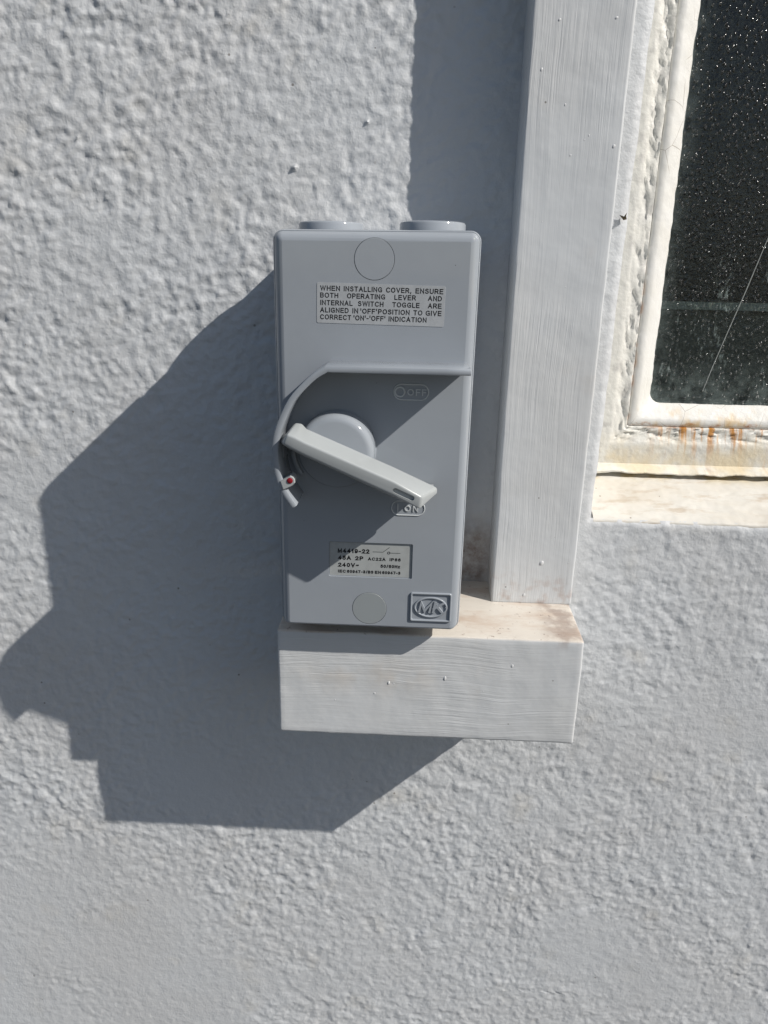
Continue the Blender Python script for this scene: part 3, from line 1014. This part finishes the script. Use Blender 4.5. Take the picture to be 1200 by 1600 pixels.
# measured word positions (mm): string, x0, x1
k = .2635 / 5
def mmx(u):
    return (-22.8 + (u - 100) * k) / 1000
LN = [(.0645, [('WHEN', 100, 255), ('INSTALLING', 285, 585), ('COVER,', 615, 812), ('ENSURE', 845, 1060)]),
      (.0617, [('BOTH', 100, 242), ('OPERATING', 311, 610), ('LEVER', 682, 850), ('AND', 944, 1052)]),
      (.05875, [('INTERNAL', 102, 355), ('SWITCH', 398, 598), ('TOGGLE', 668, 880), ('ARE', 946, 1052)]),
      (.0558, [('ALIGNED', 100, 325), ('IN', 355, 400), ("'OFF'", 418, 548), ('POSITION', 558, 805), ('TO', 835, 905), ('GIVE', 931, 1054)]),
      (.0530, [('CORRECT', 100, 345), ("'ON'-'OFF'", 365, 615), ('INDICATION', 642, 940)])]
items = []
for zb, ws in LN:
    for s, a, b2 in ws:
        items.append((s, mmx(a), mmx(b2), zb, .00205))
tag(part(letters('lettering', items, YF - .00016, INK, None, bold=.185, rot=srot * .8, pivot=(-.0228, .059)), st), kind='stuff')

# rating plate in its recess
YP = YF + .0008
rp = sheet('rating_plate', rrect(RPX0 + .0003, RPX1 - .0003, RPZ0 + .0003, RPZ1 - .0003, .0004, 3), YP + .0002, YP - .0001, MRP)
k2 = .2937 / 4.8
def px(u):
    return (-15.4 + (u - 180) * k2) / 1000
items = [('M4419-22', px(180), px(418), -.0510, .00215),
         ('45A', px(183), px(280), -.0544, .00205), ('2P', px(312), px(373), -.05445, .00205), ('AC22A', px(408), px(540), -.0543, .00155), ('IP66', px(571), px(654), -.0543, .00155),
         ('240V~', px(183), px(340), -.0579, .00205), ('50/60Hz', px(504), px(650), -.0577, .00160),
         ('IEC', px(183), px(241), -.0608, .00150), ('60947-3/BS', px(251), px(450), -.0608, .00150), ('EN', px(462), px(508), -.0608, .00150), ('60947-3', px(517), px(654), -.0608, .00150)]
tag(part(letters('lettering', items, YP - .00014, INK, None, bold=.25), rp), kind='stuff')
# switch symbol: line, open arm, pivot ring, line
def strip(pts, wd, y):
    V, F = [], []
    for i in range(len(pts) - 1):
        a, b2 = np.array(pts[i]), np.array(pts[i + 1])
        d = (b2 - a) / np.linalg.norm(b2 - a); n2 = np.array([-d[1], d[0]]) * wd / 2
        o = len(V)
        for q in (a - n2, b2 - n2, b2 + n2, a + n2):
            V.append((q[0], y - 1e-6 * i, q[1]))
        F.append((o, o + 1, o + 2, o + 3))
    return V, F
zs_ = -.0500
V, F = strip([(px(443), zs_), (px(520), zs_), (px(568), zs_ + .0024)], .00022, YP - .00014)
V2, F2 = strip([(px(573), zs_ - .0003), (px(650), zs_ - .0003)], .00022, YP - .00014)
rpts = [(px(563) + .00055 * math.cos(a), zs_ - .0003 + .00055 * math.sin(a)) for a in np.linspace(0, 2 * math.pi, 15)]
V3, F3 = strip(rpts, .00028, YP - .00016)
o1, o2 = len(V), len(V) + len(V2)
me = mesh('sym', V + V2 + V3, F + [tuple(i + o1 for i in q) for q in F2] + [tuple(i + o2 for i in q) for q in F3], fix=False)
tag(part(link('switch_symbol', me, INK), rp), kind='stuff')

# maker's badge: raised frame, ellipse and letters
BC = (.0282, -.0763)
bd = part(link('badge_frame', ring_mesh('badge_frame', rrect(BC[0] - .0097, BC[0] + .0097, BC[1] - .0074, BC[1] + .0074, .0010, 5), rrect(BC[0] - .0086, BC[0] + .0086, BC[1] - .0063, BC[1] + .0063, .0006, 5), YF + .0002, YF - .0008, .0003), PL, None, 60))
part(link('badge_ellipse', ring_mesh('badge_ellipse', circ(*BC, .0079, .0053, 56), circ(*BC, .0068, .0043, 56), YF + .0002, YF - .0007, .0003), PL, None, 60), bd)
for it in (('M', BC[0] - .0060, BC[0] + .0003, BC[1] - .0027, .0056), ('K', BC[0] + .0006, BC[0] + .0058, BC[1] - .0027, .0056)):
    part(letters('letter', [it], YF + .0001, PL, None, bold=.24, depth=.0009, shear=.14), bd)

# OFF and ON lozenges: raised rim and raised characters
def lozenge(name, cx, cz, lab, ring):
    hw, hh = .0077, .0036
    o = part(link(name, ring_mesh(name, rrect(cx - hw, cx + hw, cz - hh, cz + hh, hh, 10), rrect(cx - hw + .0006, cx + hw - .0006, cz - hh + .0006, cz + hh - .0006, hh - .0006, 10), YF + .0001, YF - .00035, .00015), PLB, None, 60))
    for it in lab:
        part(letters('letter', [it], YF + .0001, PLB, None, bold=.20, depth=.0005), o)
    if ring:
        part(link('off_symbol', ring_mesh('off_symbol', circ(cx - .0048, cz, .0024, n=30), circ(cx - .0048, cz, .0016, n=30), YF + .0001, YF - .0004, .0001), PLB, None, 60), o)
    else:
        part(link('on_symbol', disc_mesh('on_symbol', rrect(cx - .0049, cx - .0042, cz - .0021, cz + .0021, .0002, 3), [(0, YF + .0001), (0, YF - .0003), (.0001, YF - .0004)]), PLB, None, 40), o)
    return o
lozenge('off_badge', .0160, .0237, [('O', .0143, .0172, .0222, .0029), ('F', .0180, .0199, .0222, .0029), ('F', .0206, .0225, .0222, .0029)], True)
lozenge('on_badge', .0162, -.0283, [('O', .0146, .0175, -.0298, .0029), ('N', .0183, .0207, -.0298, .0029)], False)

# guard: straight hood over the dial that bends round to the left and ends below it
def ribbon(name, pts, th, ybase, yfront, taper=None, rnd=.0008):
    P = [np.array(p) for p in pts]
    n = len(P)
    loops = []
    for i in range(n):
        a = P[i] - P[i - 1] if i else P[1] - P[0]
        b2 = P[i + 1] - P[i] if i < n - 1 else P[-1] - P[-2]
        a = a / np.linalg.norm(a); b2 = b2 / np.linalg.norm(b2)
        t = (a + b2); t /= np.linalg.norm(t)
        nn = np.array([-t[1], t[0]]) / max(.6, float(t @ a))
        yf = yfront[i] if isinstance(yfront, (list, np.ndarray)) else yfront
        h = th / 2
        sec = [(-h, ybase), (-h, yf + rnd), (-h + rnd * .3, yf + rnd * .3), (-h + rnd, yf), (h - rnd, yf), (h - rnd * .3, yf + rnd * .3), (h, yf + rnd), (h, ybase)]
        loops.append([(P[i][0] + nn[0] * o, y, P[i][1] + nn[1] * o) for o, y in sec])
    v, f = loft(loops)
    return mesh(name, v, f)
def catmull(pts, m=6):
    P = np.array([pts[0]] + list(pts) + [pts[-1]], float)
    out = []
    for i in range(1, len(P) - 2):
        for k in range(m):
            t = k / m
            out.append(.5 * ((2 * P[i]) + (P[i + 1] - P[i - 1]) * t + (2 * P[i - 1] - 5 * P[i] + 4 * P[i + 1] - P[i + 2]) * t * t + (3 * P[i] - P[i - 1] - 3 * P[i + 1] + P[i + 2]) * t ** 3))
    out.append(P[-2])
    return out
arc = catmull([(-.0178, .0350), (-.0224, .0322), (-.0270, .0280), (-.0318, .0225), (-.0352, .0162), (-.0378, .0098), (-.0389, .0050), (-.0393, -.0005), (-.0388, -.0062), (-.0376, -.0120), (-.0355, -.0172), (-.0316, -.0232)])
rail_pts = [np.array((.0397, .0351)), np.array((.0300, .0351)), np.array((.0100, .0350))] + arc
yfr = [-.0985] * len(rail_pts)
gme = ribbon('guard_rail', rail_pts, .0027, YF + .0002, yfr)
go = link('guard_rail', gme, PL)
bevel(go, .0004, 2, 50)
go.data.shade_smooth(); go.data.set_sharp_from_angle(angle=math.radians(40))
part(go)

# dial and its seat ring
DC = (-.0156, -.0022)
part(link('dial_seat', disc_mesh('dial_seat', circ(*DC, .0172, n=56), [(0, YF + .0002), (0, YF - .0006), (.0003, YF - .0010), (.0008, YF - .0010)]), PL, None, 30))
ang = math.radians(-22.6)
HC = (-.0153, -.0012)
outl = circ(*HC, .0166, n=40, a0=ang, a1=ang + math.pi) + [(HC[0] + .0166 * math.cos(ang + math.pi), HC[1] + .0166 * math.sin(ang + math.pi))]
outl = outl[:]
hub_secs = [(0, YF - .0008), (0, -.0885), (.0003, -.0897), (.0010, -.0908), (.0021, -.0914), (.0032, -.0916)]
dial = link('dial', disc_mesh('dial', outl, hub_secs, HC), PL, None, 45)
part(dial)

# lever
mm = lambda L, y: [(x / 1000, y, z / 1000) for x, z in L]
ridge = mm([(-33.3, 9.5), (-29.7, 8.1), (-25.6, 6.1), (10.2, -8.8), (21.9, -15.2)], -.104)
topb = mm([(-31.9, 11.7), (-29.0, 11.6), (-27.1, 9.4), (9.7, -5.9), (28.7, -14.4)], -.091)
bback = mm([(-38.9, 3.3), (-34.6, .1), (-29.7, -2.1), (10.0, -19.6), (28.8, -17.4)], -.091)
bfr = mm([(-35.3, 5.1), (-31.1, 2.9), (-27.0, .9), (10.3, -15.4), (21.1, -20.9)], -.1035)
secs = [[ridge[i], topb[i], bback[i], bfr[i]] for i in range(5)]
v, f = loft(secs)
lev = link('lever', mesh('lever', v, f), PL2)
bevel(lev, .0010, 4, 20)
sa, sb = np.array((.0100, -.0124)), np.array((.0188, -.0163))
d = (sb - sa) / np.linalg.norm(sb - sa); nn = np.array((-d[1], d[0]))
oc = []
rs_ = .0011
aa = math.atan2(d[1], d[0])
for c0, s0 in ((sb - d * rs_, aa - math.pi / 2), (sa + d * rs_, aa + math.pi / 2)):
    for q in range(9):
        a = s0 + math.pi * q / 8
        oc.append((c0[0] + rs_ * math.cos(a), c0[1] + rs_ * math.sin(a)))
cut(lev, capsule_cutter(oc, -.1025, -.107))
lev.data.materials.clear(); lev.data.materials.append(PL2)
lev.data.shade_smooth(); lev.data.set_sharp_from_angle(angle=math.radians(35))
part(lev)
# skirt under the lever, set back, reaching almost to the cover
ub = []
for i in range(5):
    T, B = np.array(topb[i]), np.array(bback[i])
    qt, qb = (.26, .08) if i < 4 else (.10, .02)
    ax = np.array((.923, 0, -.385)) * (.0012 if i == 0 else (-.0018 if i == 4 else 0))
    ub.append([tuple(B + (T - B) * q + ax + np.array((0, dy, 0))) for q, dy in ((qt, .0004), (qb, .0004), (qb, .0112), (qt, .0112))])
v, f = loft(ub)
part(link('lever_skirt', mesh('lever_skirt', v, f), PL2, None, 35), lev)

# padlock lug with its red dot, curved rib and catch at the left of the dial
lug = [(-.0375, -.0118), (-.0330, -.0092), (-.0318, -.0098), (-.0312, -.0108), (-.0312, -.0124), (-.0322, -.0136), (-.0363, -.0156)]
lg = part(link('lock_lug', disc_mesh('lock_lug', lug, [(0, -.0930), (0, -.0986), (.0005, -.0992)]), PL2, None, 30))
part(link('red_dot', disc_mesh('red_dot', circ(-.0332, -.0113, .00125, n=20), [(0, -.0990), (0, -.0994), (.0003, -.0996)]), RED, None, 40), lg)
ra = [(DC[0] + .0191 * math.cos(a), DC[1] + .0191 * math.sin(a)) for a in np.linspace(math.radians(182), math.radians(216), 12)]
rme = ribbon('curved_rib', ra, .0019, YF + .0002, -.0815, rnd=.0005)
part(link('curved_rib', rme, PL, None, 40))
ct = [(-.0395, .0008), (-.0372, .0008), (-.0374, -.0042), (-.0380, -.0054), (-.0389, -.0052)]
part(link('catch', disc_mesh('catch', ct, [(0, YF + .0002), (0, -.0870), (.0004, -.0878)]), PL, None, 30))
